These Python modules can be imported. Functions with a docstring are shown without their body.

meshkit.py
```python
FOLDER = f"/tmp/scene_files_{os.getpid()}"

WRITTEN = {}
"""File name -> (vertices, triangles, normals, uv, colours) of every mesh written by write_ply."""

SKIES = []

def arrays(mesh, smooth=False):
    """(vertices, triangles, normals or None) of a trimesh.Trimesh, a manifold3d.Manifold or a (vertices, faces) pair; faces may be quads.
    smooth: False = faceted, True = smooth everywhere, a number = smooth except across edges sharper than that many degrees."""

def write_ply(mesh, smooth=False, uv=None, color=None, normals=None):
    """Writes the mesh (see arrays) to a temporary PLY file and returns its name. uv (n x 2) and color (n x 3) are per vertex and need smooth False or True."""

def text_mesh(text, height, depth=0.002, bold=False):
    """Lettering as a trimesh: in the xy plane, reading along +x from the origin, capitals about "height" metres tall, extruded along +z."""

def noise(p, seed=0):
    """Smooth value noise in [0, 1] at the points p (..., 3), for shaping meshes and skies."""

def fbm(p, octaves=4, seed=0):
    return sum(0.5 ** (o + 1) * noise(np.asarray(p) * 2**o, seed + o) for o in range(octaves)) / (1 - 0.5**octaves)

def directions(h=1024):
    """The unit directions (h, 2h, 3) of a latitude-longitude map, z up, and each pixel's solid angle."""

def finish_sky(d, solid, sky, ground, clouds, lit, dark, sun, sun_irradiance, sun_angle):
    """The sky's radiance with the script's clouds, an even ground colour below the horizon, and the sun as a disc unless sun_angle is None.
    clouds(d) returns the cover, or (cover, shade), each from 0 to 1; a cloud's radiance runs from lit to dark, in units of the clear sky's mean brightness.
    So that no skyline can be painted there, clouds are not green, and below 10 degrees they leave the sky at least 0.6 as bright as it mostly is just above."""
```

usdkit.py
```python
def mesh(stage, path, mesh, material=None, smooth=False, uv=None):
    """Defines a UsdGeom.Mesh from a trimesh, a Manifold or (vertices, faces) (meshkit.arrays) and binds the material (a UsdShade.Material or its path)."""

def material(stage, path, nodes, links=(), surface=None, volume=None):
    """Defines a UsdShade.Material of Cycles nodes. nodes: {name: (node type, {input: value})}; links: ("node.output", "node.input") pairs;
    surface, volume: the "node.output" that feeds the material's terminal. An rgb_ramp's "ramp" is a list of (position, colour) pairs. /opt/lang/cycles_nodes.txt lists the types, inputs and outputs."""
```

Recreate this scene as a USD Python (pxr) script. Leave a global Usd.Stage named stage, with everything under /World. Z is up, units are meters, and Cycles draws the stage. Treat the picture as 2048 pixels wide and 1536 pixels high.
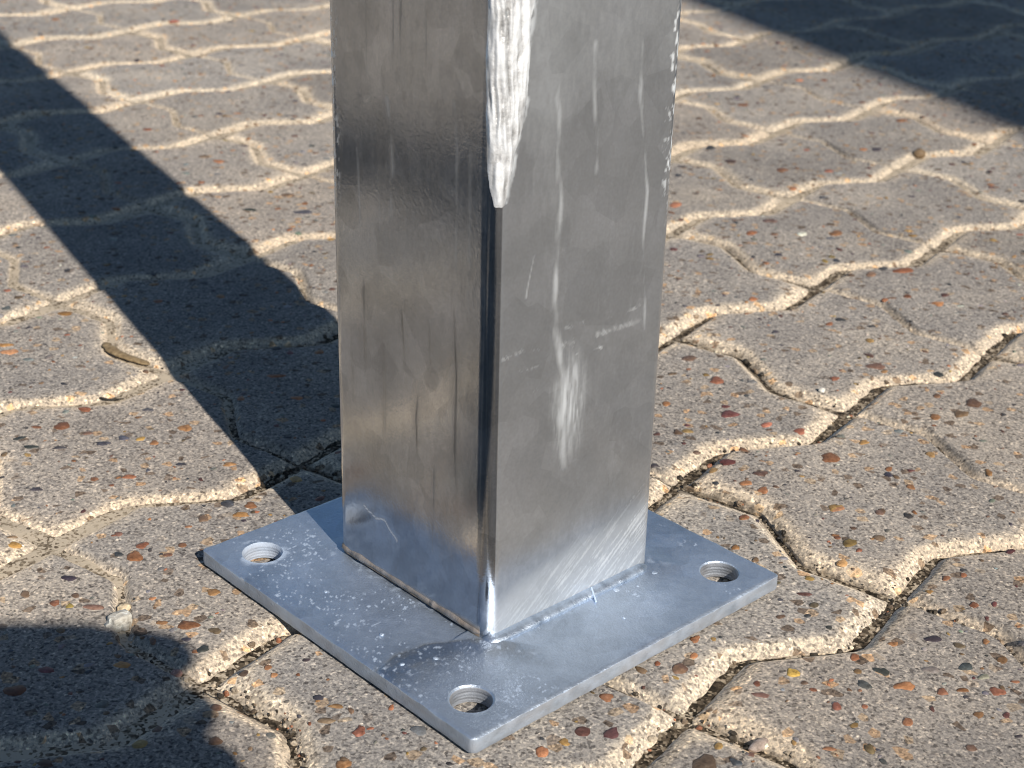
import math, random
import numpy as np, trimesh, manifold3d, usdkit, meshkit
from pxr import Gf, Sdf, Usd, UsdGeom, UsdLux, UsdShade, Vt

stage = Usd.Stage.CreateInMemory()
UsdGeom.SetStageUpAxis(stage, UsdGeom.Tokens.z)
UsdGeom.SetStageMetersPerUnit(stage, 1.0)
world = UsdGeom.Xform.Define(stage, '/World')
stage.SetDefaultPrim(world.GetPrim())
T = Sdf.ValueTypeNames

# ------------------------------------------------------------------ camera, sky, sun, exposure
CAM = np.array([-0.34267, -0.36631, 0.30600])
RIGHT = np.array([0.7310, -0.6817, 0.0300])
DOWN = np.array([-0.2616, -0.3206, -0.9104])
FWD = np.array([0.6302, 0.6576, -0.4127])
cam = UsdGeom.Camera.Define(stage, '/World/camera')
cam.AddTransformOp().Set(Gf.Matrix4d(*RIGHT, 0, *(-DOWN), 0, *(-FWD), 0, *CAM, 1))
cam.CreateHorizontalApertureAttr(36.0)
cam.CreateVerticalApertureAttr(27.0)
cam.CreateFocalLengthAttr(3174.48 / 2048 * 36.0)
cam.CreateClippingRangeAttr(Gf.Vec2f(0.02, 1000))
cam.CreateFStopAttr(26.0)
cam.CreateFocusDistanceAttr(0.545)
cam.CreateExposureAttr(0.10)

SUN_ELEV = math.radians(33.5)
SUN_XY = np.array([-0.244, -0.970]) / math.hypot(0.244, 0.970)          # towards the sun, on the ground
SUN = np.array([*(SUN_XY * math.cos(SUN_ELEV)), math.sin(SUN_ELEV)])
sky = UsdLux.DomeLight.Define(stage, '/World/sky')
usdkit.material(stage, '/World/Looks/sky', {
    's': ('sky_texture', {'sky_type': 'single_scattering', 'sun_disc': False, 'sun_elevation': SUN_ELEV,
                          'sun_rotation': math.atan2(SUN_XY[0], SUN_XY[1]),
                          'air_density': 1.25, 'aerosol_density': 0.1, 'ozone_density': 4.0}),
    'b': ('background_shader', {'strength': 0.07})}, [('s.color', 'b.color')], surface='b.background')
UsdShade.MaterialBindingAPI.Apply(sky.GetPrim()).Bind(UsdShade.Material.Get(stage, '/World/Looks/sky'))
sky.GetPrim().SetCustomDataByKey('kind', 'structure')
sun = UsdLux.DistantLight.Define(stage, '/World/sun')
sun.CreateNormalizeAttr(True)
sun.CreateIntensityAttr(1.25)
sun.CreateAngleAttr(0.53)
sun.CreateColorAttr(Gf.Vec3f(1.0, 0.89, 0.77))
_x = np.cross([0, 0, 1], SUN); _x /= np.linalg.norm(_x); _y = np.cross(SUN, _x)
sun.AddTransformOp().Set(Gf.Matrix4d(*_x, 0, *_y, 0, *SUN, 0, 0, 0, 5, 1))

# ------------------------------------------------------------------ helpers
taken = {}


def path_for(name, parent='/World'):
    k = (parent, name)
    n = taken.get(k, 0)
    taken[k] = n + 1
    return f'{parent}/{name}' if n == 0 else f'{parent}/{name}_{n:03d}'


def tag(prim, label=None, category=None, group=None, kind=None):
    prim = prim.GetPrim() if hasattr(prim, 'GetPrim') else prim
    for k, v in (('label', label), ('category', category), ('group', group), ('kind', kind)):
        if v:
            prim.SetCustomDataByKey(k, v)
    return prim


def look(name, nodes, links, surface):
    return usdkit.material(stage, f'/World/Looks/{name}', nodes, links, surface=surface)


def put(path, v, f, mat, n=None, **prim):
    """One Mesh prim; prim: name -> per-vertex floats (n) or colours (n x 3)."""
    f = np.asarray(f)
    m = UsdGeom.Mesh.Define(stage, path)
    m.CreatePointsAttr(Vt.Vec3fArray.FromNumpy(np.ascontiguousarray(v, np.float32)))
    m.CreateFaceVertexCountsAttr(Vt.IntArray.FromNumpy(np.full(len(f), f.shape[1], np.int32)))
    m.CreateFaceVertexIndicesAttr(Vt.IntArray.FromNumpy(np.ascontiguousarray(f, np.int32).ravel()))
    m.CreateSubdivisionSchemeAttr('none')
    if n is not None:
        m.CreateNormalsAttr(Vt.Vec3fArray.FromNumpy(np.ascontiguousarray(n, np.float32)))
        m.SetNormalsInterpolation('vertex')
    api = UsdGeom.PrimvarsAPI(m)
    for k, val in prim.items():
        val = np.asarray(val, np.float32)
        if val.ndim == 2:
            api.CreatePrimvar(k, T.Color3fArray, 'vertex').Set(Vt.Vec3fArray.FromNumpy(np.ascontiguousarray(val)))
        else:
            api.CreatePrimvar(k, T.FloatArray, 'vertex').Set(Vt.FloatArray.FromNumpy(np.ascontiguousarray(val)))
    UsdShade.MaterialBindingAPI.Apply(m.GetPrim()).Bind(mat)
    return m


def smooth_normals(v, f):
    f = np.asarray(f)
    t = f if f.shape[1] == 3 else np.vstack([f[:, [0, 1, 2]], f[:, [0, 2, 3]]])
    n = np.zeros_like(v)
    c = np.cross(v[t[:, 1]] - v[t[:, 0]], v[t[:, 2]] - v[t[:, 0]])
    for k in range(3):
        np.add.at(n, t[:, k], c)
    return n / np.maximum(np.linalg.norm(n, axis=1, keepdims=True), 1e-20)


def grid_faces(a, b, wrap=False):
    """Quads of an a x b grid (row major); wrap joins the last column to the first."""
    i, j = np.meshgrid(np.arange(a - 1), np.arange(b if wrap else b - 1), indexing='ij')
    i, j = i.ravel(), j.ravel()
    k = (j + 1) % b
    return np.stack([i * b + j, i * b + k, (i + 1) * b + k, (i + 1) * b + j], 1)


def N(x, y, scale, octaves=1, seed=0, z=0.0):
    """fbm in [-1, 1]; x, y in metres, scale = cells per metre."""
    x = np.asarray(x, float)
    p = np.stack([x * scale + 51.3, np.asarray(y, float) * scale + 87.7, np.full_like(x, 3.1) + z], -1)
    return 2 * meshkit.fbm(p, octaves, seed) - 1


def sstep(a, b, x):
    t = np.clip((np.asarray(x, float) - a) / (b - a), 0, 1)
    return t * t * (3 - 2 * t)


# ------------------------------------------------------------------ materials
def rgb(*c):
    return tuple(float(x) for x in c)


concrete = look('paver_concrete', {
    'g': ('geometry', {}),
    'ch': ('attribute', {'attribute': 'chamfer'}),
    'tone': ('attribute', {'attribute': 'tone'}),
    'dirt': ('attribute', {'attribute': 'dirt'}),
    'v1': ('voronoi_texture', {'scale': 950.0}),
    'nz': ('noise_texture', {'scale': 820.0, 'detail': 3.0, 'roughness': .75}),
    'rz': ('rgb_ramp', {'ramp': [(.30, rgb(.42, .41, .40)), (.40, rgb(.74, .73, .72)), (.48, rgb(1.0, .99, .98)), (.56, rgb(1.07, 1.05, 1.01)), (.64, rgb(1.35, 1.31, 1.23)), (.74, rgb(1.8, 1.72, 1.6))]}),
    'mz': ('mix_color', {'blend_type': 'multiply', 'fac': 1.0, 'use_clamp': False}),
    'v2': ('voronoi_texture', {'scale': 1150.0}),
    'v3': ('voronoi_texture', {'scale': 300.0}),
    's1': ('separate_color', {}), 's2': ('separate_color', {}), 's3': ('separate_color', {}),
    'r1': ('rgb_ramp', {'ramp': [(0, rgb(.22, .21, .21)), (.07, rgb(.45, .43, .42)), (.13, rgb(.88, .87, .86)), (.5, rgb(1, .98, .95)), (.90, rgb(1.08, 1.05, 1.0)), (.95, rgb(1.45, 1.38, 1.28)), (1, rgb(1.9, 1.8, 1.65))]}),
    'r2': ('rgb_ramp', {'ramp': [(0, rgb(.45, .43, .42)), (.2, rgb(.8, .79, .78)), (.75, rgb(1.08, 1.06, 1.03)), (1, rgb(1.5, 1.45, 1.36))]}),
    'r3': ('rgb_ramp', {'ramp': [(0, rgb(.45, .38, .33)), (.025, rgb(.60, .52, .46)), (.04, rgb(1, 1, 1)), (.96, rgb(1, 1, 1)), (.97, rgb(1.2, 1.05, .85)), (1, rgb(1.3, .95, .65))]}),
    'n1': ('noise_texture', {'scale': 17.0, 'detail': 5.0, 'roughness': .6}),
    'n2': ('noise_texture', {'scale': 160.0, 'detail': 4.0, 'roughness': .65}),
    'n0': ('noise_texture', {'scale': 5.5, 'detail': 3.0, 'roughness': .55}),
    'r0': ('rgb_ramp', {'ramp': [(.3, rgb(.88, .87, .86)), (.5, rgb(1, 1, 1)), (.7, rgb(1.12, 1.09, 1.04))]}),
    'mp0': ('mix_color', {'blend_type': 'multiply', 'fac': 1.0, 'use_clamp': False}),
    'nr': ('rgb_ramp', {'ramp': [(.3, rgb(.217, .220, .229)), (.5, rgb(.251, .253, .258)), (.68, rgb(.314, .310, .304))]}),
    'm1': ('mix_color', {'blend_type': 'multiply', 'fac': .8, 'use_clamp': False}),
    'm2': ('mix_color', {'blend_type': 'multiply', 'fac': .85, 'use_clamp': False}),
    'm3': ('mix_color', {'blend_type': 'multiply', 'fac': 1.0, 'use_clamp': False}),
    'chn': ('math', {'math_type': 'multiply_add', 'value2': 1.6, 'value3': -.8}),
    'cha': ('math', {'math_type': 'add', 'use_clamp': True}),
    'chs': ('math', {'math_type': 'multiply', 'value2': .80}),
    'mc': ('mix_color', {'blend_type': 'mix', 'b': rgb(.62, .57, .485)}),
    'mt': ('mix_color', {'blend_type': 'multiply', 'fac': 1.0, 'use_clamp': False}),
    'md': ('mix_color', {'blend_type': 'mix', 'b': rgb(.085, .07, .052)}),
    'add1': ('math', {'math_type': 'multiply_add', 'value2': .55}),
    'bp': ('bump', {'strength': .4, 'distance': .0006}),
    'p': ('principled_bsdf', {'roughness': .9, 'specular_ior_level': .25, 'diffuse_roughness': .6}),
}, [('g.position', 'v1.vector'), ('g.position', 'v2.vector'), ('g.position', 'v3.vector'), ('g.position', 'n1.vector'), ('g.position', 'n2.vector'),
    ('v1.color', 's1.color'), ('v2.color', 's2.color'), ('v3.color', 's3.color'), ('s1.r', 'r1.fac'), ('s2.g', 'r2.fac'), ('s3.b', 'r3.fac'),
    ('n1.fac', 'nr.fac'),
    ('n2.fac', 'chn.value1'), ('ch.fac', 'cha.value1'), ('chn.value', 'cha.value2'), ('ch.fac', 'chs.value1'),
    ('g.position', 'n0.vector'), ('n0.fac', 'r0.fac'), ('nr.color', 'mp0.a'), ('r0.color', 'mp0.b'), ('mp0.result', 'mc.a'), ('chs.value', 'mc.fac'),
    ('mc.result', 'm1.a'), ('r1.color', 'm1.b'), ('m1.result', 'm2.a'), ('r2.color', 'm2.b'), ('m2.result', 'm3.a'), ('r3.color', 'm3.b'),
    ('m3.result', 'mz.a'), ('rz.color', 'mz.b'), ('g.position', 'nz.vector'), ('nz.fac', 'rz.fac'), ('mz.result', 'mt.a'), ('tone.color', 'mt.b'), ('mt.result', 'md.a'), ('dirt.fac', 'md.fac'),
    ('md.result', 'p.base_color'),
    ('n2.fac', 'add1.value1'), ('nz.fac', 'add1.value3'), ('add1.value', 'bp.height'), ('bp.normal', 'p.normal')], 'p.BSDF')

sand = look('joint_sand', {
    'g': ('geometry', {}),
    'v1': ('voronoi_texture', {'scale': 900.0}), 's1': ('separate_color', {}),
    'ng': ('noise_texture', {'scale': 900.0, 'detail': 3.0, 'roughness': .7}),
    'n1': ('noise_texture', {'scale': 70.0, 'detail': 5.0, 'roughness': .7}),
    'r1': ('rgb_ramp', {'ramp': [(0, rgb(.02, .017, .012)), (.35, rgb(.055, .043, .03)), (.6, rgb(.13, .105, .075)), (.8, rgb(.30, .25, .18)), (1, rgb(.55, .48, .37))]}),
    'a': ('math', {'math_type': 'multiply_add', 'value2': 1.9, 'value3': -.95}), 'b': ('math', {'math_type': 'add', 'use_clamp': True}),
    'mo': ('attribute', {'attribute': 'moss'}), 'k': ('math', {'math_type': 'multiply_add', 'value2': -.66, 'value3': .60}), 'b2': ('math', {'math_type': 'add', 'use_clamp': True}),
    'bp': ('bump', {'strength': .45, 'distance': .0008}),
    'p': ('principled_bsdf', {'roughness': .95, 'specular_ior_level': .15}),
}, [('g.position', 'v1.vector'), ('g.position', 'n1.vector'), ('v1.color', 's1.color'), ('n1.fac', 'a.value1'), ('a.value', 'b.value1'), ('s1.r', 'b.value2'),
    ('mo.fac', 'k.value1'), ('b.value', 'b2.value1'), ('k.value', 'b2.value2'), ('b2.value', 'r1.fac'), ('r1.color', 'p.base_color'), ('ng.fac', 'bp.height'), ('g.position', 'ng.vector'), ('bp.normal', 'p.normal')], 'p.BSDF')

stone = look('flint', {
    'g': ('geometry', {}), 'c': ('attribute', {'attribute': 'tint'}),
    'n1': ('noise_texture', {'scale': 380.0, 'detail': 5.0, 'roughness': .75}),
    'r': ('rgb_ramp', {'ramp': [(.3, rgb(.38, .36, .35)), (.44, rgb(.85, .84, .83)), (.54, rgb(1.05, 1.05, 1.05)), (.62, rgb(1.35, 1.4, 1.45)), (.75, rgb(2.0, 2.2, 2.5))]}),
    'm': ('mix_color', {'blend_type': 'multiply', 'fac': 1.0, 'use_clamp': False}),
    'bp': ('bump', {'strength': .35, 'distance': .0008}),
    'p': ('principled_bsdf', {'roughness': .55, 'specular_ior_level': .4}),
}, [('g.position', 'n1.vector'), ('n1.fac', 'r.fac'), ('c.color', 'm.a'), ('r.color', 'm.b'), ('m.result', 'p.base_color'), ('n1.fac', 'bp.height'), ('bp.normal', 'p.normal')], 'p.BSDF')


def zinc_look(name, base, rough, grain=900.0, bump=.12, white=(.66, .72, .77)):
    return look(name, {
        'g': ('geometry', {}),
        'bl': ('attribute', {'attribute': 'bloom'}), 'dk': ('attribute', {'attribute': 'dull'}), 'ru': ('attribute', {'attribute': 'crust'}),
        'mp': ('mapping', {'scale': (1.0, 1.0, .12)}),
        'ns': ('noise_texture', {'scale': 330.0, 'detail': 4.0, 'roughness': .6}),
        'nf': ('noise_texture', {'scale': grain, 'detail': 3.0, 'roughness': .65}),
        'nb': ('noise_texture', {'scale': 46.0, 'detail': 4.0, 'roughness': .6}),
        'vs': ('voronoi_texture', {'scale': 95.0, 'feature': 'f1'}), 'vc': ('separate_color', {}),
        'vr': ('rgb_ramp', {'ramp': [(0, rgb(.90, .90, .90)), (1, rgb(1.08, 1.08, 1.08))]}),
        'nr': ('rgb_ramp', {'ramp': [(.25, rgb(.80, .80, .80)), (.5, rgb(1, 1, 1)), (.75, rgb(1.18, 1.18, 1.2))]}),
        'fr': ('rgb_ramp', {'ramp': [(.3, rgb(.91, .91, .91)), (.5, rgb(1, 1, 1)), (.7, rgb(1.09, 1.09, 1.09))]}),
        'mf': ('mix_color', {'blend_type': 'multiply', 'fac': 1.0, 'use_clamp': False}),
        'm0': ('mix_color', {'blend_type': 'multiply', 'fac': 1.0, 'use_clamp': False, 'a': rgb(*base)}),
        'm1': ('mix_color', {'blend_type': 'multiply', 'fac': .8, 'use_clamp': False}),
        'md': ('mix_color', {'b': rgb(.20, .20, .19)}),
        'mb': ('mix_color', {'b': rgb(*white)}),
        'mr': ('mix_color', {'b': rgb(.22, .18, .145)}),
        'b2': ('math', {'math_type': 'multiply_add', 'value2': .8, 'value3': .0}),
        'met0': ('math', {'math_type': 'multiply_add', 'value2': -.9, 'value3': 1.0, 'use_clamp': True}),
        'met': ('math', {'math_type': 'multiply_add', 'value2': -.8, 'use_clamp': True}),
        'ro0': ('math', {'math_type': 'multiply_add', 'value2': .45, 'value3': rough}),
        'ro1': ('math', {'math_type': 'multiply_add', 'value2': .35}),
        'ro2': ('math', {'math_type': 'multiply_add', 'value2': .5, 'use_clamp': True}),
        'hs': ('math', {'math_type': 'multiply_add', 'value2': .5}),
        'bp': ('bump', {'strength': bump, 'distance': .001}),
        'p': ('principled_bsdf', {'specular_ior_level': .3}),
    }, [('g.position', 'mp.vector'), ('mp.vector', 'ns.vector'), ('g.position', 'nf.vector'), ('g.position', 'nb.vector'), ('g.position', 'vs.vector'),
        ('vs.color', 'vc.color'), ('vc.r', 'vr.fac'), ('nb.fac', 'nr.fac'), ('vr.color', 'm0.b'), ('m0.result', 'm1.a'), ('nr.color', 'm1.b'),
        ('m1.result', 'mf.a'), ('nf.fac', 'fr.fac'), ('fr.color', 'mf.b'), ('mf.result', 'md.a'), ('dk.fac', 'md.fac'), ('md.result', 'mb.a'), ('bl.fac', 'mb.fac'), ('mb.result', 'mr.a'), ('ru.fac', 'mr.fac'), ('mr.result', 'p.base_color'),
        ('bl.fac', 'met0.value1'), ('met0.value', 'met.value3'), ('ru.fac', 'met.value1'), ('met.value', 'p.metallic'),
        ('bl.fac', 'ro0.value1'), ('ro0.value', 'ro1.value3'), ('dk.fac', 'ro1.value1'), ('ro1.value', 'ro2.value3'), ('ru.fac', 'ro2.value1'), ('ro2.value', 'p.roughness'),
        ('ns.fac', 'hs.value1'), ('nf.fac', 'hs.value3'), ('hs.value', 'bp.height'), ('bp.normal', 'p.normal')], 'p.BSDF')


zinc_post = zinc_look('galvanised_shaft', (.47, .50, .54), .14, 800.0, .045)
zinc_plate = zinc_look('galvanised_plate', (.47, .555, .67), .36, 1300.0, .30, (.51, .64, .82))


def plain(name, color, rough, scale=60.0, amount=.25, bump=.2, metallic=0.0):
    lo, hi = [c * (1 - amount) for c in color], [c * (1 + amount) for c in color]
    return look(name, {
        'g': ('geometry', {}), 'n': ('noise_texture', {'scale': scale, 'detail': 5.0, 'roughness': .65}),
        'r': ('rgb_ramp', {'ramp': [(.3, rgb(*lo)), (.7, rgb(*hi))]}),
        'bp': ('bump', {'strength': bump, 'distance': .3 / scale}),
        'p': ('principled_bsdf', {'roughness': rough, 'metallic': metallic, 'specular_ior_level': .35})},
        [('g.position', 'n.vector'), ('n.fac', 'r.fac'), ('r.color', 'p.base_color'), ('n.fac', 'bp.height'), ('bp.normal', 'p.normal')], 'p.BSDF')


# ------------------------------------------------------------------ the paving's lattice (plate frame, metres; z = 0 is the top of the pavers)
S = 0.150
PX, PY, TH, X0, Y0, SH = 0.75584, 0.74694, -0.032286, 1.509278, 0.024603, 0.014155
WAVE_A, WAVE_B = 0.084, 0.076
RX, RY = 0.0, 0.0


def tri(x):
    """The zigzag of an interlocking paver's edge: one period per half paver, corners a little rounded."""
    out = 0
    for d, w in ((-.024, .25), (0, .5), (.024, .25)):
        t = np.mod(np.asarray(x, float) + d, 1.0)
        out = out + w * np.interp(t, [0, .335, .5, .665, 1.0], [0, 1.05, 0, -1.05, 0])
    return out


def lattice(s, r):
    s, r = np.asarray(s, float), np.asarray(r, float)
    X, Y = s - WAVE_B * tri(r), r + WAVE_A * tri(s)
    x, y = X * PX + Y * PY * SH, Y * PY
    return S * (X0 + x * math.cos(TH) - y * math.sin(TH)), S * (Y0 + x * math.sin(TH) + y * math.cos(TH))


def slope_cos(t, a):
    d = (tri(t + .01) - tri(t - .01)) / .02 * a
    return 1 / np.sqrt(1 + d * d)


def seen(x, y, margin=120):
    d = np.stack([np.asarray(x, float) - CAM[0], np.asarray(y, float) - CAM[1], np.full(np.shape(x), -CAM[2])], -1)
    zc = d @ FWD
    u, w = 1024 + 3174.5 * (d @ RIGHT) / np.maximum(zc, 1e-3), 768 + 3174.5 * (d @ DOWN) / np.maximum(zc, 1e-3)
    return (zc > .05) & (u > -margin) & (u < 2048 + margin) & (w > -margin) & (w < 1536 + margin), np.linalg.norm(d, axis=-1)


def relief(x, y, fine):
    z = .00035 * N(x, y, 38, 2, 5) + .00016 * N(x, y, 240, 2, 6)
    if fine:
        z = z + .00013 * N(x, y, 700, 2, 7)
    return z


def moss(x, y):
    """Where the joints have lost their pale sand and turned dark and mossy: around the right and front of the plate."""
    x, y = np.asarray(x, float), np.asarray(y, float)
    side, depth = .731 * x - .682 * y, .63 * x + .66 * y
    return sstep(-.135, -.085, side + .03 * N(x, y, 14, 2, 91)) * sstep(.46, .22, depth + .06 * N(x, y, 12, 2, 92))


# ground far out, the sand bed, the pavement
ground_mat = plain('ground_gravel', (.27, .25, .225), .95, 400.0, .35, .5)
gv, gf = trimesh.creation.box([80, 80, .5]).vertices + np.array([0, 0, -.261]), trimesh.creation.box([80, 80, .5]).faces
tag(put('/World/ground', gv, gf, ground_mat), kind='structure', label='grey ground stretching out beyond the paving')
pavement = UsdGeom.Xform.Define(stage, '/World/pavement')
tag(pavement, 'weathered grey interlocking concrete paving with zigzag sandy joints', kind='structure')

xs, ys = np.arange(-.42, 1.62, .0045), np.arange(-.40, 1.62, .0045)
gx, gy = np.meshgrid(xs, ys, indexing='ij')
wet = moss(gx, gy)
bed = -.0030 - .0014 * wet + .0009 * N(gx, gy, 60, 3, 11) + .0006 * N(gx, gy, 260, 1, 12)
v = np.stack([gx, gy, bed], -1).reshape(-1, 3)
f = grid_faces(len(xs), len(ys))[:, ::-1]
tag(put('/World/pavement/sand_bed', v, f, sand, smooth_normals(v, f), moss=wet.ravel()), kind='stuff')

rng = np.random.default_rng(7)
DEFAULT_TINT = {'o': (.31, .15, .075), 'O': (.48, .23, .085), 'y': (.30, .19, .075), 'Y': (.56, .32, .08), 'b': (.16, .105, .07), 'r': (.235, .11, .06),
                'm': (.125, .055, .05), 'd': (.06, .06, .066), 'w': (.62, .60, .55), 'g': (.20, .20, .19)}
pavers = []                                  # (s0, r0, dz, tilt x, tilt y, path, fine)


def edge_offsets(fine):
    return np.array([0, .7, 1.5, 2.3, 3.2, 4.2, 5.3, 6.5, 8.0] if fine else [0, 2.0, 4.5, 7.0])


def axis(a, b, pitch, fine, step, mid=None):
    """Grid lines from a to b (lattice units), denser beside the edges and beside a dummy groove."""
    e = edge_offsets(fine) / pitch
    inner = np.linspace(a + e[-1], b - e[-1], max(2, int((b - a - 2 * e[-1]) * pitch / step) + 1))
    t = np.concatenate([a + e, inner, b - e])
    if mid is not None:
        t = np.concatenate([t, mid + np.arange(-6, 6.1, 1.0 if fine else 3.0) / pitch])
    t = np.unique(np.round(t, 5))
    return t[np.r_[True, np.diff(t) > .25 / pitch]]


def top_height(s, r, x, y, s0, r0, dz, tx, ty, fine, cx, cy):
    """Height of a paver's face, and how much of it is chamfer."""
    px, py = PX * S * 1000, PY * S * 1000
    ds = np.minimum(s - s0, s0 + 2 - s) * px * slope_cos(r, WAVE_B)
    steep = sstep(-1.0, 1.5, (tri(s + .02) - tri(s - .02)) / .04)
    dr = np.minimum(r - r0, r0 + 1 - r) * py * slope_cos(s, WAVE_A) - .9 * steep + .25
    d = ds * np.maximum(dr, 0) / np.sqrt(ds * ds + dr * dr + 1e-9)
    raw = np.minimum(dr, ds)
    d = np.maximum(d, 0)
    d = np.maximum(d + .38 * N(x, y, 60, 2, 21) + .14 * N(x, y, 330, 2, 22), 0)
    wid = 7.8 + 1.3 * N(x, y, 16, 1, 23)
    edge = np.clip(1 - d / wid, 0, 1)
    z = -.0054 * edge ** 1.5
    dg = np.abs(s - s0 - 1) * px * slope_cos(r, WAVE_B) + .5 * N(x, y, 220, 2, 24)
    groove = np.clip(1 - np.abs(dg) / 4.3, 0, 1)
    z = np.minimum(z, -.0046 * groove ** .9) - .0004 * np.minimum(groove, edge)
    ch = np.maximum(sstep(0, .30, edge), .75 * sstep(.0, .5, groove))
    ch = np.maximum(ch, .35 * sstep(13, 5, d) * (1 + N(x, y, 120, 2, 25)))
    dirt = sstep(.80, 1.0, edge) * .75 * sstep(-.5, .5, N(x, y, 34, 2, 26) + .2) + sstep(.72, .98, groove) * .85 * sstep(-.35, .45, N(x, y, 24, 2, 27))
    es = np.clip(1 - ds / wid, 0, 1)
    fill = sstep(.38, .75, es + .22 * N(x, y, 130, 3, 28)) * sstep(-.5, .35, N(x, y, 22, 2, 29) + .25)
    z = np.where(es > 0, np.maximum(z, -.0036 * fill - .0056 * (1 - fill)), z)
    z = np.where(raw < 0, -.013, z)
    dirt = np.maximum(dirt, .72 * fill * sstep(-.75, .25, N(x, y, 420, 2, 30)))
    dirt = dirt * (.22 + .78 * moss(x, y))
    z = z + dz + tx * (x - cx) + ty * (y - cy) + relief(x, y, fine)
    return z, np.clip(ch, 0, 1), np.clip(dirt, 0, 1)


for j in range(-9, 15):
    for i in range(-10, 14):
        if (i - j) % 2:
            continue
        cx, cy = (float(q) for q in lattice(i + 1, j + .5))
        ss, rr = np.meshgrid(np.linspace(i, i + 2, 9), np.linspace(j, j + 1, 5))
        vis, dist = seen(*lattice(ss, rr))
        near = float(dist.min())
        shown = bool(vis.any())
        step = (1.6 if near < .72 else 2.4 if near < .95 else 3.6) if shown else 16.0
        fine = shown and near < 1.15
        gap_s, gap_r = 1.35 / (PX * S * 1000), 1.35 / (PY * S * 1000)
        sa = axis(i + gap_s, i + 2 - gap_s, PX * S * 1000, fine, step, i + 1)
        ra = axis(j + gap_r, j + 1 - gap_r, PY * S * 1000, fine, step)
        dz, tx, ty = rng.normal(0, .00035), rng.normal(0, .0035), rng.normal(0, .0035)
        if cx ** 2 + cy ** 2 < .14 ** 2:
            dz, tx, ty = -.0003, 0, 0
        tone = float(np.clip(rng.normal(1, .055), .86, 1.14))
        warm = rng.normal(0, .012)
        s, r = np.meshgrid(sa, ra, indexing='ij')
        x, y = lattice(s, r)
        if shown:
            jit = .0002
            x, y = x + jit * N(x, y, 90, 2, 31), y + jit * N(x, y, 90, 2, 32)
        z, ch, dirt = top_height(s, r, x, y, i, j, dz, tx, ty, fine, cx, cy)
        a, b = s.shape
        v = np.stack([x, y, z], -1).reshape(-1, 3)
        f = grid_faces(a, b)[:, ::-1]
        ring = np.r_[np.arange(b), np.arange(1, a) * b + b - 1, (a - 1) * b + np.arange(b - 2, -1, -1), np.arange(a - 2, 0, -1) * b]
        low = v[ring].copy(); low[:, 2] = -.020
        k = len(v); n = len(ring); q = np.arange(n); q2 = (q + 1) % n
        f = np.vstack([f, np.stack([ring[q], ring[q2], k + q2, k + q], 1)])
        # orient every face outward
        v = np.vstack([v, low])
        nrm = smooth_normals(v, f)
        if nrm[a * b // 2, 2] < 0:
            f = f[:, ::-1]; nrm = -nrm
        ch, dirt = np.r_[ch.ravel(), np.full(n, .3)], np.r_[dirt.ravel(), np.full(n, .8)]
        p = path_for('paver', '/World/pavement')
        put(p, v, f, concrete, nrm, chamfer=ch, dirt=dirt, tone=np.tile([tone * (1 + warm), tone, tone * (1 - warm)], (len(v), 1)))
        pavers.append((i, j, dz, tx, ty, p, fine, shown, cx, cy))


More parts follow.
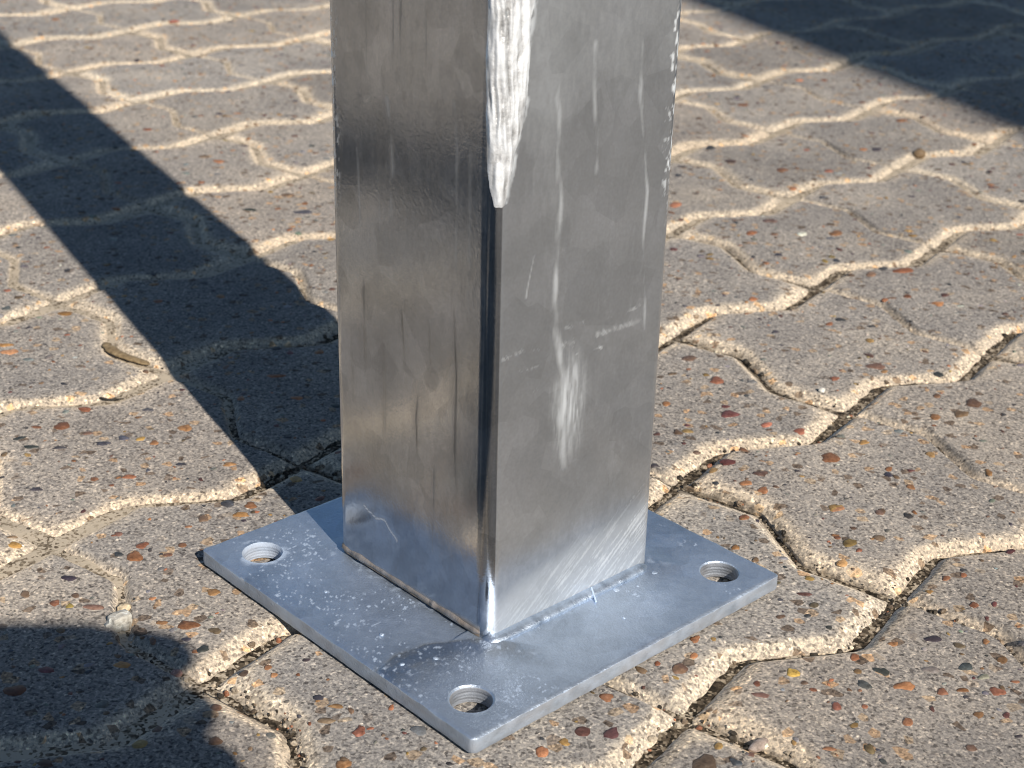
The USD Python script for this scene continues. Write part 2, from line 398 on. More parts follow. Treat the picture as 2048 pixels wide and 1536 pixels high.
def lattice_of(x, y):
    """Inverse of lattice() by fixed point."""
    x, y = np.asarray(x, float) / S - X0, np.asarray(y, float) / S - Y0
    a, b = x * math.cos(TH) + y * math.sin(TH), -x * math.sin(TH) + y * math.cos(TH)
    Y = b / PY; X = (a - Y * PY * SH) / PX
    s, r = X, Y
    for _ in range(12):
        s, r = X + WAVE_B * tri(r), Y - WAVE_A * tri(s)
    return s, r


by_cell = {(p[0], p[1]): p for p in pavers}


def paver_at(x, y):
    s, r = lattice_of(x, y)
    j = int(math.floor(r)); i = int(math.floor(s))
    if (i - j) % 2:
        i -= 1
    return by_cell.get((i, j)), float(s), float(r)


def ground_height(x, y):
    hit, s, r = paver_at(x, y)
    if hit is None:
        return 0.0
    z, ch, _ = top_height(np.array([s]), np.array([r]), np.array([x]), np.array([y]), hit[0], hit[1], hit[2], hit[3], hit[4], hit[6], hit[8], hit[9])
    return float(z[0])


# ------------------------------------------------------------------ pebbles set in the pavers' faces
SEEN_PEBBLES = "o 143 -51 2.1 -1.8 2.2 1.6;b 154 -64 1.6 -1.3 1.9 1.3;y 124 -71 2.2 -1.8 2.6 1.9;r 122 -77 1.1 -0.9 1.2 0.8;r 109 -31 1.4 -1.2 1.8 1.4;o 88 -44 1.4 -1.1 1.4 1.1;y 110 -78 1.6 -1.4 2.2 1.6;Y 37 -111 1.7 -1.4 2.1 1.7;r 23 -107 1.0 -0.9 1.2 1.0;o 60 -140 2.8 -2.4 2.2 1.5;r 67 -150 1.4 -1.2 2.3 1.5;o 73 -154 1.6 -1.4 1.1 0.7;d 86 -147 1.9 -1.6 2.2 1.4;r 99 -153 1.5 -1.2 2.5 1.5;r 61 -119 1.4 -1.2 1.8 1.3;o 78 -123 1.5 -1.3 1.2 0.8;o 105 -143 1.1 -0.9 2.0 1.3;r 123 -127 1.3 -1.1 1.9 1.2;r 131 -110 1.2 -1.0 2.3 1.5;o 138 -113 1.1 -0.9 1.5 0.9;m 168 -115 1.4 -1.2 2.5 1.5;b 78 -89 1.5 -1.3 1.5 1.1;d 70 -92 1.1 -1.0 1.0 0.7;b 62 -86 1.3 -1.1 1.2 0.9;d 92 -130 2.2 -1.9 2.0 1.3;o 20 -82 1.2 -1.0 1.3 1.1;b 10 -84 1.9 -1.6 2.0 1.8;r 44 -152 1.4 -1.2 2.1 1.4;y 29 -142 1.1 -1.0 1.2 0.9;r 40 -138 0.8 -0.7 1.3 0.9;r 65 -165 1.3 -1.1 1.8 1.1;m 72 -171 1.0 -0.9 1.8 1.1;r 13 -144 1.8 -1.5 0.9 0.7;y -11 -108 2.0 -1.7 1.3 1.1;y -12 -120 1.2 -1.0 1.6 1.4;m 179 35 2.9 -2.4 3.0 2.5;o 203 63 2.5 -2.1 3.3 2.8;o 183 17 1.8 -1.4 3.0 2.4;o 190 4 1.9 -1.6 4.5 3.5;b 278 25 3.5 -2.9 3.3 2.3;o 250 29 1.7 -1.4 3.1 2.3;b 262 -33 2.8 -2.3 3.5 2.2;o 250 -27 2.0 -1.6 4.2 2.8;b 277 -30 3.0 -2.5 4.0 2.5;y 202 -22 1.7 -1.4 3.0 2.2;r 178 -22 3.4 -2.8 3.6 2.7;m 141 4 2.9 -2.4 2.0 1.7;y 132 4 1.6 -1.4 1.9 1.6;b 143 -12 2.2 -1.9 2.0 1.6;o 189 -44 1.4 -1.1 2.1 1.5;y 132 -22 1.8 -1.5 2.5 2.0;y 143 -50 2.3 -1.9 2.5 1.9;b 155 -64 1.6 -1.3 1.9 1.4;o 109 -31 1.5 -1.3 1.8 1.4;o 299 119 1.9 -1.6 3.2 2.6;o 404 95 4.2 -3.3 3.9 2.6;d 397 104 2.1 -1.6 3.9 2.7;b 384 103 2.5 -2.0 5.0 3.5;b 213 89 3.0 -2.4 2.6 2.3;o 165 61 1.6 -1.3 2.2 2.0;m 138 42 1.2 -1.0 2.4 2.2;o 375 53 2.4 -1.9 3.0 1.9;o 305 73 1.5 -1.2 2.6 1.9;o 8 328 3.1 -2.5 1.4 2.6;r -56 214 2.8 -2.3 1.7 3.0;o -40 223 2.3 -1.9 1.2 2.2;o -16 179 2.1 -1.8 1.8 2.9;o -34 175 1.4 -1.1 1.3 2.1;r -65 220 1.7 -1.4 0.8 1.5;d -76 204 2.2 -1.8 0.8 1.5;d -51 188 2.5 -2.1 0.8 1.4;d -67 196 2.2 -1.8 0.6 1.1;b -51 201 2.1 -1.7 0.8 1.5;r -70 162 1.4 -1.2 0.9 1.6;o -58 155 2.1 -1.8 1.0 1.6;d -92 169 2.1 -1.7 0.7 1.3;d -41 109 2.3 -1.9 1.4 2.1;r -35 102 2.1 -1.7 1.6 2.3;O -42 98 2.5 -2.1 1.2 1.7;b -55 105 1.6 -1.4 2.1 3.2;o -73 129 2.5 -2.1 0.9 1.5;y -21 138 2.0 -1.7 1.1 1.6;d -36 151 1.6 -1.3 0.8 1.3;o -36 301 3.1 -2.5 1.4 2.8;O -34 310 2.8 -2.3 1.0 1.9;o 46 199 3.1 -2.5 1.1 1.6;d -19 205 1.7 -1.4 0.9 1.5;o -90 97 2.3 -1.9 1.9 3.3;o -101 92 2.2 -1.9 1.5 2.6;d -94 102 1.2 -1.0 1.4 2.5;r -72 93 1.3 -1.1 1.0 1.6;r -80 90 1.4 -1.2 0.8 1.3;d -116 99 2.1 -1.8 1.0 1.9;y -82 57 1.7 -1.5 1.4 2.2;r -100 45 2.8 -2.4 1.5 2.3;b -95 36 1.7 -1.4 1.0 1.6;r -106 52 1.7 -1.4 0.7 1.2;d -105 38 1.5 -1.3 0.6 0.9;b -133 99 1.4 -1.2 1.1 2.1;o -128 87 1.5 -1.2 1.0 1.8;y -125 82 1.1 -1.0 0.8 1.5;b -120 87 1.1 -1.0 0.8 1.5;b -119 76 2.7 -2.3 0.8 1.5;b -135 70 1.3 -1.1 0.8 1.4;r -163 48 2.9 -2.5 1.3 2.6;b -119 -1 1.4 -1.2 1.5 2.3;b -101 9 1.3 -1.1 1.3 1.8;o -94 6 1.0 -0.8 1.0 1.4;o -95 1 1.0 -0.8 0.8 1.2;r -89 -4 0.6 -0.5 1.2 1.6;o -90 -26 1.8 -1.5 0.8 1.1;b -97 -30 2.2 -1.9 0.9 1.3;b -87 22 1.8 -1.5 1.5 2.2;m -150 52 2.1 -1.8 0.8 1.5;b -139 1 1.4 -1.2 0.9 1.5;b -129 -16 1.6 -1.4 1.2 1.8;o -20 -79 1.8 -1.5 1.7 1.7;o 7 -77 0.9 -0.7 1.9 1.7;b 11 -84 1.8 -1.6 2.3 2.1;o -56 -86 1.7 -1.4 2.0 2.1;m -33 -94 1.8 -1.6 2.7 2.6;m -39 -87 2.1 -1.8 1.8 1.7;y -47 -87 1.2 -1.1 1.5 1.6;b -22 -123 3.1 -2.7 3.2 2.8;o 622 391 3.5 -2.6 5.6 4.6;b 560 383 2.2 -1.7 5.1 4.4;d 510 329 3.2 -2.4 7.3 6.2;b 495 298 3.1 -2.3 3.5 2.9;r 506 262 3.5 -2.7 3.5 2.7;o 593 258 2.4 -1.8 6.0 4.3;d 601 252 2.9 -2.2 6.0 4.2;r 684 288 3.5 -2.6 3.5 2.4;o 741 403 2.5 -1.8 5.3 4.0;o 724 415 2.5 -1.8 7.8 6.0;o 479 232 2.2 -1.7 4.9 3.8;d 477 206 2.4 -1.8 2.4 1.8;o 427 159 3.1 -2.4 4.9 3.6;o 386 191 2.6 -2.1 4.0 3.3;b 413 198 3.6 -2.8 2.8 2.2;o 391 256 3.2 -2.5 4.2 3.8;w 409 171 2.2 -1.7 2.7 2.1;b 706 340 2.4 -1.8 6.1 4.4;r 530 241 2.5 -1.9 3.6 2.6;o 432 904 3.5 -2.4 5.0 8.0;r 222 603 2.8 -2.1 1.8 2.9;o 217 506 2.7 -2.0 2.2 3.3;b 216 521 3.1 -2.4 1.7 2.5;o 193 447 2.9 -2.3 1.8 2.7;b 211 420 3.4 -2.6 2.0 2.8;d 176 410 3.2 -2.5 1.4 2.1;d 198 386 4.5 -3.5 2.1 2.9;o 209 399 1.7 -1.3 2.0 2.7;o 349 970 3.1 -2.1 5.4 10.1"


def dome(cx, cy, a, b, height, sink, seg, g, zbase):
    """A worn pebble showing through the face: an irregular low dome with its rim below the surface."""
    t = np.arange(seg) / seg * 2 * np.pi
    wob = 1 + .16 * np.sin(2 * t + g.uniform(0, 6)) * g.uniform(.2, 1) + .13 * np.sin(3 * t + g.uniform(0, 6)) * g.uniform(.3, 1.3) + .07 * np.sin(5 * t + g.uniform(0, 6)) + g.normal(0, .075, seg)
    pts = []
    for rad, zz in ((1.06, -sink), (.94, .35 * height), (.6, .85 * height)):
        pts.append(np.stack([cx + rad * wob * (np.cos(t) * a[0] + np.sin(t) * b[0]), cy + rad * wob * (np.cos(t) * a[1] + np.sin(t) * b[1]), np.full(seg, zbase + zz)], 1))
    v = np.vstack(pts + [[[cx, cy, zbase + height]]])
    f = []
    for q in range(2):
        for i in range(seg):
            i2 = (i + 1) % seg
            f += [(q * seg + i, q * seg + i2, (q + 1) * seg + i2), (q * seg + i, (q + 1) * seg + i2, (q + 1) * seg + i)]
    f += [(2 * seg + i, 2 * seg + (i + 1) % seg, 3 * seg) for i in range(seg)]
    f = np.array(f)
    if np.cross(np.r_[a, 0], np.r_[b, 0])[2] < 0:
        f = f[:, ::-1]
    return v, f


pebbles = []                                 # (share of the picture, cx, cy, a, b, colour)
taken_spots = []
for item in SEEN_PEBBLES.split(';'):
    c, *nums = item.split()
    px_, py_, ax, ay, bx, by = (float(q) / 1000 for q in nums)
    a, b = np.array([ax, ay]), np.array([bx, by])
    la, lb = np.linalg.norm(a), np.linalg.norm(b)
    if lb > 1.25 * la:
        b *= 1.25 * la / lb
    if la > 1.7 * lb:
        a *= 1.0
    pebbles.append([0, px_, py_, a, b, c, None, None])
    taken_spots.append((px_, py_, max(la, lb)))
SPOT = np.array(taken_spots)
g = np.random.default_rng(23)
colours = ['o'] * 9 + ['b'] * 27 + ['r'] * 7 + ['y'] * 10 + ['d'] * 22 + ['m'] * 8 + ['g'] * 24 + ['w'] * 2
for p in pavers:
    if not p[7]:
        continue
    m = 240
    s, r = p[0] + g.uniform(.05, 1.95, m), p[1] + g.uniform(.06, .94, m)
    x, y = lattice(s, r)
    big = np.minimum(.0007 * np.exp(g.exponential(.52, m)), .0027)
    ok, dist = seen(x, y, 30)
    ok &= ~((dist > 1.0) & (big < .0011)) & ~((np.abs(x) < .074) & (np.abs(y) < .074))
    ok &= ((x[:, None] - SPOT[:, 0]) ** 2 + (y[:, None] - SPOT[:, 1]) ** 2 > (SPOT[:, 2] + big[:, None]) ** 2).all(1)
    ok &= N(x, y, 26, 2, 61) > g.uniform(-.75, .35, m)
    hz = top_height(s, r, x, y, p[0], p[1], p[2], p[3], p[4], p[6], p[8], p[9])[0]
    for k in np.nonzero(ok)[0]:
        th, e = g.uniform(0, np.pi), g.uniform(.5, .95)
        a = big[k] * np.array([math.cos(th), math.sin(th)]); c = big[k] * e * np.array([-math.sin(th), math.cos(th)])
        kind_ = colours[g.integers(len(colours))]
        if kind_ == 'w' and big[k] > .0012:
            kind_ = 'g'
        pebbles.append([0, x[k], y[k], a, c, kind_, hz[k], p[5]])
for q in pebbles:
    d = np.linalg.norm(np.array([q[1], q[2], 0]) - CAM)
    q[0] = np.linalg.norm(q[3]) * np.linalg.norm(q[4]) / d ** 3
pebbles.sort(key=lambda q: -q[0])
rest_v, rest_f, rest_c, count, singles = [], [], [], 0, 0
for share, x, y, a, b, c, h, owner in pebbles:
    big = max(np.linalg.norm(a), np.linalg.norm(b))
    if h is None:
        h, owner = ground_height(x, y), (paver_at(x, y)[0] or [None] * 6)[5]
    if owner is None or h < -.0014:
        continue
    seg = 12 if big > .002 else 8
    v, f = dome(x, y, a, b, min(.00055, .16 * big) + .00006, .0004, seg, g, h + .00004)
    tint = np.clip(np.array(DEFAULT_TINT[c]) * math.exp(g.normal(0, .22)) * (1 + g.normal(0, .07, 3)), .02, .75)
    if singles < 298 and big > .0012:
        singles += 1
        put(path_for('pebble', owner), v, f, stone, smooth_normals(v, f), tint=np.tile(tint, (len(v), 1)))
    else:
        rest_v.append(v); rest_f.append(f + count); rest_c.append(np.tile(tint, (len(v), 1))); count += len(v)
rv, rf = np.vstack(rest_v), np.vstack(rest_f)
tag(put('/World/pavement/aggregate', rv, rf, stone, smooth_normals(rv, rf), tint=np.vstack(rest_c)), kind='stuff')

# grit lying in the joints
ico = trimesh.creation.icosphere(1, 1.0)
gv, gf, gc, count = [], [], [], 0
g = np.random.default_rng(41)
for p in pavers:
    if not p[7]:
        continue
    near = seen(np.array(p[8]), np.array(p[9]), 400)[1]
    if near > .95:
        continue
    m = 900 if near < .7 else 380
    side = g.integers(0, 5, m)
    off = g.normal(0, 2.2, m)
    u1, u2 = g.uniform(0, 1, m), g.uniform(0, 1, m)
    s = np.where(side < 2, p[0] + 2 * u1, np.where(side < 4, p[0] + off * 1.4 / 113, p[0] + 1 + off * .45 / 113))
    r = np.where(side < 2, p[1] + off * .8 / 112, p[1] + u2)
    x, y = lattice(s, r)
    ok = ~((np.abs(x) < .0745) & (np.abs(y) < .0745)) & seen(x, y, 20)[0]
    ok &= N(x, y, 20, 2, 55) > g.uniform(-.6, .5, m) - np.where((side == 2) | (side == 3), .45, 0)
    z = np.full(m, -.0050)
    inside_ = (s > p[0] + gap_s) & (r > p[1] + gap_r) & (s < p[0] + 2 - gap_s)
    z[inside_] = np.maximum(top_height(s[inside_], r[inside_], x[inside_], y[inside_], p[0], p[1], p[2], p[3], p[4], p[6], p[8], p[9])[0], -.0050)
    below = (r < p[1] - gap_r) & (side < 2)
    ok &= ~below                                                # those belong to the paver on the other side
    ok &= z < -.0022
    mz = moss(x, y)
    ok &= (mz > .25) | (g.uniform(0, 1, m) < .35)
    for k in np.nonzero(ok)[0]:
        size = min(.00028 * math.exp(g.exponential(.55)), .0013)
        v = ico.vertices * (1 + g.normal(0, .16, (len(ico.vertices), 1))) * size * g.uniform(.65, 1.25, 3) + [x[k], y[k], z[k] + size * .4]
        q = g.random() * (1 if mz[k] > .4 else .42)
        base = (.44, .38, .29) if q < .30 else (.045, .038, .028) if q < .74 else (.17, .13, .09) if q < .94 else (.30, .13, .07)
        gv.append(v); gf.append(ico.faces + count); count += len(v)
        gc.append(np.tile(np.array(base) * math.exp(g.normal(0, .3)), (len(v), 1)))
gv, gf = np.vstack(gv), np.vstack(gf)
tag(put('/World/pavement/joint_grit', gv, gf, stone, None, tint=np.clip(np.vstack(gc), .01, .7)), kind='stuff')

# ------------------------------------------------------------------ the galvanised post
PT = .0072                                   # top of the base plate
post = UsdGeom.Xform.Define(stage, '/World/galvanised_post')
tag(post, 'square galvanised steel post on a four-hole base plate standing on the paving', 'post')
HW, RC = .0407, .0055
OX, OY = .02146 * S, .00849 * S
LEANX, LEANY = -.00705, .00389


def seg_dist(L, Z, pts):
    """Distance (mm) from points of a face to a polyline, and where along it (0..1)."""
    best, where = np.full(L.shape, 1e9), np.zeros(L.shape)
    pts = np.array(pts, float)
    m = len(pts) - 1
    for k in range(m):
        a, b = pts[k], pts[k + 1]
        ab = b - a
        t = np.clip(((L - a[0]) * ab[0] + (Z - a[1]) * ab[1]) / max(ab @ ab, 1e-9), 0, 1)
        d = np.hypot(L - a[0] - t * ab[0], Z - a[1] - t * ab[1])
        up = d < best
        best, where = np.where(up, d, best), np.where(up, (k + t) / m, where)
    return best, where


# outline as arc length L (mm) from the middle of the front corner: + along the right face, - along the left one
def outline(L):
    q = RC * 1000 * np.pi / 4
    flat = 2 * (HW - RC) * 1000
    per = 4 * (flat + 2 * q)
    L = (L + per / 2) % per - per / 2
    side = np.floor((L + q) / (flat + 2 * q))
    u = L + q - side * (flat + 2 * q)                            # 0..2q is the corner, then flat
    ang = np.where(u < 2 * q, u / (2 * q) * np.pi / 2, np.pi / 2)
    c, e = HW - RC, np.maximum(u - 2 * q, 0) / 1000
    # corner centre of side 0 is (-c, -c); normals turn from -x to -y
    x0, y0 = -c - RC * np.cos(ang) + e, -c - RC * np.sin(ang)
    nx, ny = -np.cos(ang), -np.sin(ang)
    k = side * np.pi / 2
    return x0 * np.cos(k) - y0 * np.sin(k), x0 * np.sin(k) + y0 * np.cos(k), nx * np.cos(k) - ny * np.sin(k), nx * np.sin(k) + ny * np.cos(k)


FLAT = 2 * (HW - RC) * 1000 + 2 * RC * 1000 * np.pi / 4          # one side of the outline, mm
Lf = np.concatenate([np.arange(-FLAT - 4, -5, .55), np.arange(-5, 5, .35), np.arange(5, FLAT + 5, .55)])
Lc = np.concatenate([np.arange(FLAT + 5, FLAT + 8, 1.2), np.linspace(FLAT + 10, 2 * FLAT - 6, 8), np.arange(2 * FLAT - 5, 2 * FLAT + 5, 1.2), np.linspace(2 * FLAT + 7, 3 * FLAT - 7, 8)])
Lall = np.concatenate([Lf, Lc])
Zf = np.concatenate([np.array([1.4, 1.8]), np.arange(2.3, 255, .6), np.linspace(257, 345, 50), np.linspace(360, 1050, 24)])
LL, ZZ = np.meshgrid(Lall, Zf, indexing='xy')                    # rows: z
visible = (LL < FLAT + 5) & (ZZ < 262)
lx, zz = LL / 1000, ZZ / 1000
rnd = lambda sc, o=2, sd=0, sy=1.0: N(lx, zz * sy, sc, o, sd)
bloom, dull, bump = np.zeros(LL.shape), np.zeros(LL.shape), np.zeros(LL.shape)
right, left = LL > 2.5, LL < -2.5
XR, YL = LL - 39.5, -LL - 39.5                                    # coordinate across the right / left face, mm
# zinc coat: faint long waves and grain
bump += .030 * rnd(45, 2, 1, .35) + .012 * rnd(160, 2, 2, .4) + .0035 * rnd(520, 2, 3)
# runs on the right face
for pts, w, amt, sd in (
        ([(-16.1, 196), (-15.2, 172), (-12.8, 149.5), (-13.7, 138), (-13.5, 108), (-10, 95), (-8, 80), (-7.6, 62), (-4.7, 42)], 1.6, .72, 101),
        ([(-.4, 200), (-.4, 183), (1.8, 169), (2, 150)], 1.1, .55, 102), ([(19.7, 225), (20, 184), (24.3, 159), (26.8, 145), (26, 128), (28.8, 106), (30.2, 84)], .9, .62, 103),
        ([(-23.2, 135.6), (-25.9, 124.7), (-26.7, 120)], .6, .6, 104), ([(13, 60), (12, 30)], .9, .18, 105), ([(7.5, 219), (7.2, 196)], 1.0, .22, 106),
        ([(-7, 214), (-5, 180)], 1.2, .3, 107), ([(31, 60), (29, 20)], 1.3, .3, 108)):
    d, wh = seg_dist(XR, ZZ, pts)
    ww = w * (1 + .7 * rnd(60, 2, sd, .5))
    d = np.abs(d + .5 * rnd(150, 3, sd + 2, .35))
    m = (.6 * np.exp(-(d / np.maximum(ww, .25)) ** 2) + .4 * np.exp(-(d / 2.2 / np.maximum(ww, .25)) ** 2)) * (.40 + .60 * sstep(-.5, .5, rnd(420, 4, sd + 1, .22))) * sstep(0, .08, wh) * sstep(1, .85, wh)
    bloom = np.maximum(bloom, .8 * amt * m * right)
# bloom patch and mottling
d = np.hypot((XR + 5.5) / 8, (ZZ - 78) / 19)
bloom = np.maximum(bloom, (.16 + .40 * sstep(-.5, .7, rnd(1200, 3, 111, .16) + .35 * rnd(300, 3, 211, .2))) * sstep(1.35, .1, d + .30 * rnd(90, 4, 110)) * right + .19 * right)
mot = sstep(158, 192, ZZ + 22 * rnd(40, 2, 112)) * sstep(-36, -26, XR) * right
bloom = np.maximum(bloom, .20 * mot * sstep(-.9, .9, rnd(900, 4, 113, .6) + .5 * rnd(120, 3, 213)))
bump += .018 * mot * rnd(420, 2, 114)
# flakes along the back edge of the right face and of the left face
fl = sstep(30.5, 36.5, XR) * sstep(120, 165, ZZ + 12 * rnd(60, 2, 115))
bloom = np.maximum(bloom, fl * sstep(-.1, .35, rnd(800, 3, 116, .6) - .35 * sstep(37, 31, XR)))
fl = sstep(32, 37.5, YL) * sstep(120, 150, ZZ) * left
bloom = np.maximum(bloom, .8 * fl * sstep(.1, .4, rnd(900, 3, 117, .6)))
bump += .02 * fl * rnd(600, 2, 118)
# dragged scratches
for pts, w, amt in (([(-37, 103), (-28, 103.5), (1, 97.5)], .9, .30), ([(-35, 97), (-17, 96.6)], .8, .24), ([(-13, 101), (3.4, 100.3), (38, 100)], 1.3, .45), ([(-11, 106.6), (15, 105.4), (37, 106)], 1.0, .38),
                    ([(-4, 96), (10, 95)], .8, .5), ([(-35, 88), (-18, 88)], 1.0, .2), ([(-18, 110), (35, 113)], 1.4, .16), ([(10, 20), (38, 38)], 1.0, .25)):
    d, wh = seg_dist(XR, ZZ + .6 * rnd(120, 2, 121), pts)
    hatch = sstep(-.1, .45, N((LL + .9 * ZZ) / 1000, (ZZ - .4 * LL) / 1000 * .22, 1500, 3, 122))
    bloom = np.maximum(bloom, amt * np.exp(-(d / (w * (1.1 + .6 * rnd(90, 2, 223)))) ** 2) * (.5 + .5 * hatch) * 1.0 * sstep(-.5, .2, rnd(120, 3, 224)) * sstep(0, .06, wh) * sstep(1, .94, wh) * right * 1.3)
# wire-brushed strip above the weld
strip = sstep(26, 8, ZZ - .25 * (XR + 35) * 1.0 + 5 * rnd(50, 2, 125)) * right
brush = sstep(-.05, .5, N((LL + .75 * ZZ) / 1000 * .06, (ZZ - .75 * LL) / 1000, 1500, 4, 126))
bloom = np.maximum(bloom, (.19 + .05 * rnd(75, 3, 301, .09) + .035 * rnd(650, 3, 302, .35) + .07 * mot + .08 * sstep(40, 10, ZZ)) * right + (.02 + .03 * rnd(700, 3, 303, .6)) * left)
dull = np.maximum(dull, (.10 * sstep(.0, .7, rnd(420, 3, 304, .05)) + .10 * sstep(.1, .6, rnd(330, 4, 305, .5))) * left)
bloom = np.maximum(bloom, strip * (.42 + .15 * brush * sstep(-.6, .6, rnd(90, 3, 127) + .02 * XR) + .12 * sstep(.2, 1, brush) * sstep(14, 3, ZZ - .25 * (XR + 35))))
bump += .006 * strip * brush
# left face: pale drips above, dark ones below, a crusty patch, a scribble
for pts, w, amt in (([(9.1, 178), (7.9, 165.5), (6.7, 153), (7.9, 131)], 1.5, .20), ([(24.4, 158), (23.4, 126)], .9, .14), ([(-22.4, 183), (-23.9, 166), (-23.7, 122)], .8, .17), ([(-30, 170), (-30, 110)], .8, .10), ([(14, 150), (13, 128)], .6, .12)):
    d, wh = seg_dist(YL, ZZ, pts)
    bloom = np.maximum(bloom, amt * np.exp(-(d / (w * (1 + .6 * rnd(70, 2, 131, .5)))) ** 2) * sstep(-.6, .3, rnd(260, 3, 132, .4)) * sstep(0, .08, wh) * sstep(1, .8, wh) * left)
for pts, w, amt in (([(-22.8, 120), (-24.6, 93), (-24.1, 66), (-25.8, 45)], 1.1, .75), ([(2.8, 109), (1.4, 93), (0, 74)], .6, .75), ([(-6.3, 86), (-4.6, 71), (-5.3, 55)], .9, .75), ([(22.3, 114), (22.1, 75)], 1.2, .4),
                    ([(5, 235), (6, 182)], .35, .45), ([(1, 240), (2.5, 186)], .3, .5), ([(18, 250), (19, 176)], .9, .22), ([(-11, 110), (-12, 88)], .6, .4), ([(12, 100), (12, 50)], 1.4, .25), ([(-14, 60), (-13, 20)], .7, .45), ([(30, 110), (29, 60)], 1.0, .25), ([(-9, 240), (-10, 184)], .5, .25)):
    d, wh = seg_dist(YL, ZZ, pts)
    ww = w * .48 * (1 + .7 * rnd(90, 3, 133, .5))
    d = np.abs(d + .5 * rnd(60, 3, 233, .3))
    dull = np.maximum(dull, amt * (.95 * np.exp(-(d / ww) ** 2) + .22 * np.exp(-(d / 3.5 / w) ** 2)) * sstep(-.7, .2, rnd(160, 3, 234, .3)) * sstep(0, .15, wh) * sstep(1, .75, wh) * left)
    bump -= .006 * np.exp(-(d / w) ** 2) * left
for cx_, cz_, wx, wz in ((24, 174, 16, 7), (-16, 193, 12, 6), (-18, 46, 11, 14), (14, 122, 22, 7)):
    m = sstep(1.1, .3, np.hypot((YL - cx_) / wx, (ZZ - cz_) / wz) + .3 * rnd(70, 2, 135)) * left
    bump += .022 * m * rnd(330, 3, 136)
m = sstep(1, .5, np.hypot((YL + 12.5) / 5, (ZZ - 88) / 5) + .3 * rnd(120, 2, 137)) * left
dull = np.maximum(dull, .25 * m)
d, _ = seg_dist(YL + 1.2 * rnd(140, 2, 138), ZZ + 2.0 * rnd(190, 2, 139), [(24, 25), (18, 22), (13, 25), (6, 20)])
bloom = np.maximum(bloom, .6 * np.exp(-(d / .45) ** 2) * left)
# foot of the left face: brown scale over the weld
crust = sstep(5.2, 2.2, ZZ - 1.5 * rnd(90, 2, 141) - 1.6 * sstep(-10, -36, YL)) * left
bump += .10 * crust * rnd(420, 3, 142)
# small chips anywhere

bump = np.where(visible, bump, 0)
edge_ = LL - np.interp(ZZ, [152, 158, 168, 183, 203, 212, 240], [3.2, 4.6, 7, 11, 11.8, 13, 17])
bloom = np.maximum(bloom, .75 * sstep(3.2, -.3, edge_ + 1.2 * rnd(120, 3, 160)) * (edge_ > -2) * sstep(-.35, .45, rnd(700, 3, 161, .4)) * (ZZ > 153))
bloom = np.maximum(bloom, .6 * sstep(198, 222, ZZ + 6 * rnd(60, 2, 162)) * sstep(28, 6, edge_) * sstep(-.3, .6, rnd(420, 4, 163, .4)) * (edge_ > -2))
x, y, nx, ny = outline(LL)
off = bump / 1000
vx, vy = OX + x + nx * off + LEANX * zz, OY + y + ny * off + LEANY * zz
v = np.stack([vx, vy, PT + zz], -1).reshape(-1, 3)
f = grid_faces(len(Zf), len(Lall), True)
n = smooth_normals(v, f)
if n[len(Lall) * 30 + 20] @ np.array([nx[30, 20], ny[30, 20], 0]) < 0:
    f, n = f[:, ::-1], -n
put('/World/galvanised_post/shaft', v, f, zinc_post, n, bloom=bloom.ravel(), dull=dull.ravel(), crust=crust.ravel() * (left * 1.0).ravel())
shaft_grid = (vx, vy, nx, ny, LL, ZZ)

# (the thick white run follows)
zk = [150, 153.5, 158, 168, 175, 183, 193, 203, 212, 240, 290, 325, 340]
lo = np.interp(ZZ, zk, [.6, -.3, -1.6, -2.6, -3.0, -3.2, -3.4, -3.4, -3.2, -4, -4, -1, 3])
hi = np.interp(ZZ, zk, [3.0, 3.5, 4.8, 7.0, 9.4, 11.2, 11.6, 11.8, 13, 17, 16, 8, 3])
lo, hi = lo + .5 * N(lx * 0, zz, 240, 3, 151), hi + .8 * N(lx * 0, zz, 200, 3, 152)
inside = np.minimum(np.minimum(LL - lo, hi - LL), ZZ - 152.3 + .5 * N(lx, zz * 0, 500, 2, 157))
ridge = N(lx + .0016 * N(lx, zz, 70, 3, 153), zz * .085 + .3 * lx, 1250, 4, 154) * 1.5
hgt = (.00095 * sstep(0, 2.2, inside) * np.clip(.75 + .7 * ridge, .1, 2) + .00025 * N(lx, zz, 420, 3, 155) * sstep(0, 1, inside) - .00015 + .00022 * sstep(-.2, .3, inside))
keep = (inside > -.5) & (ZZ < 342)
rows, cols = len(Zf), len(Lall)
fq = grid_faces(rows, cols)
fq = fq[keep.ravel()[fq].all(1)]
ids, inv = np.unique(fq, return_inverse=True)
rv = np.stack([vx + nx * hgt, vy + ny * hgt, PT + zz], -1).reshape(-1, 3)[ids]
rf = inv.reshape(-1, 4)
rn = smooth_normals(rv, rf)
ref = np.stack([nx, ny, nx * 0], -1).reshape(-1, 3)[ids]
if (rn * ref).sum() < 0:
    rf, rn = rf[:, ::-1], -rn
chalk = zinc_look('zinc_run', (.60, .61, .62), .32, 700.0, .25, (.74, .79, .84))
tag(put('/World/galvanised_post/zinc_run', rv, rf, chalk, rn,
        bloom=np.clip(.66 + .55 * ridge.ravel()[ids] + .35 * N(rv[:, 0], rv[:, 2], 260, 3, 156), .12, 1), dull=np.zeros(len(rv)), crust=np.zeros(len(rv))), 'thick white ridged run of zinc down the front corner')

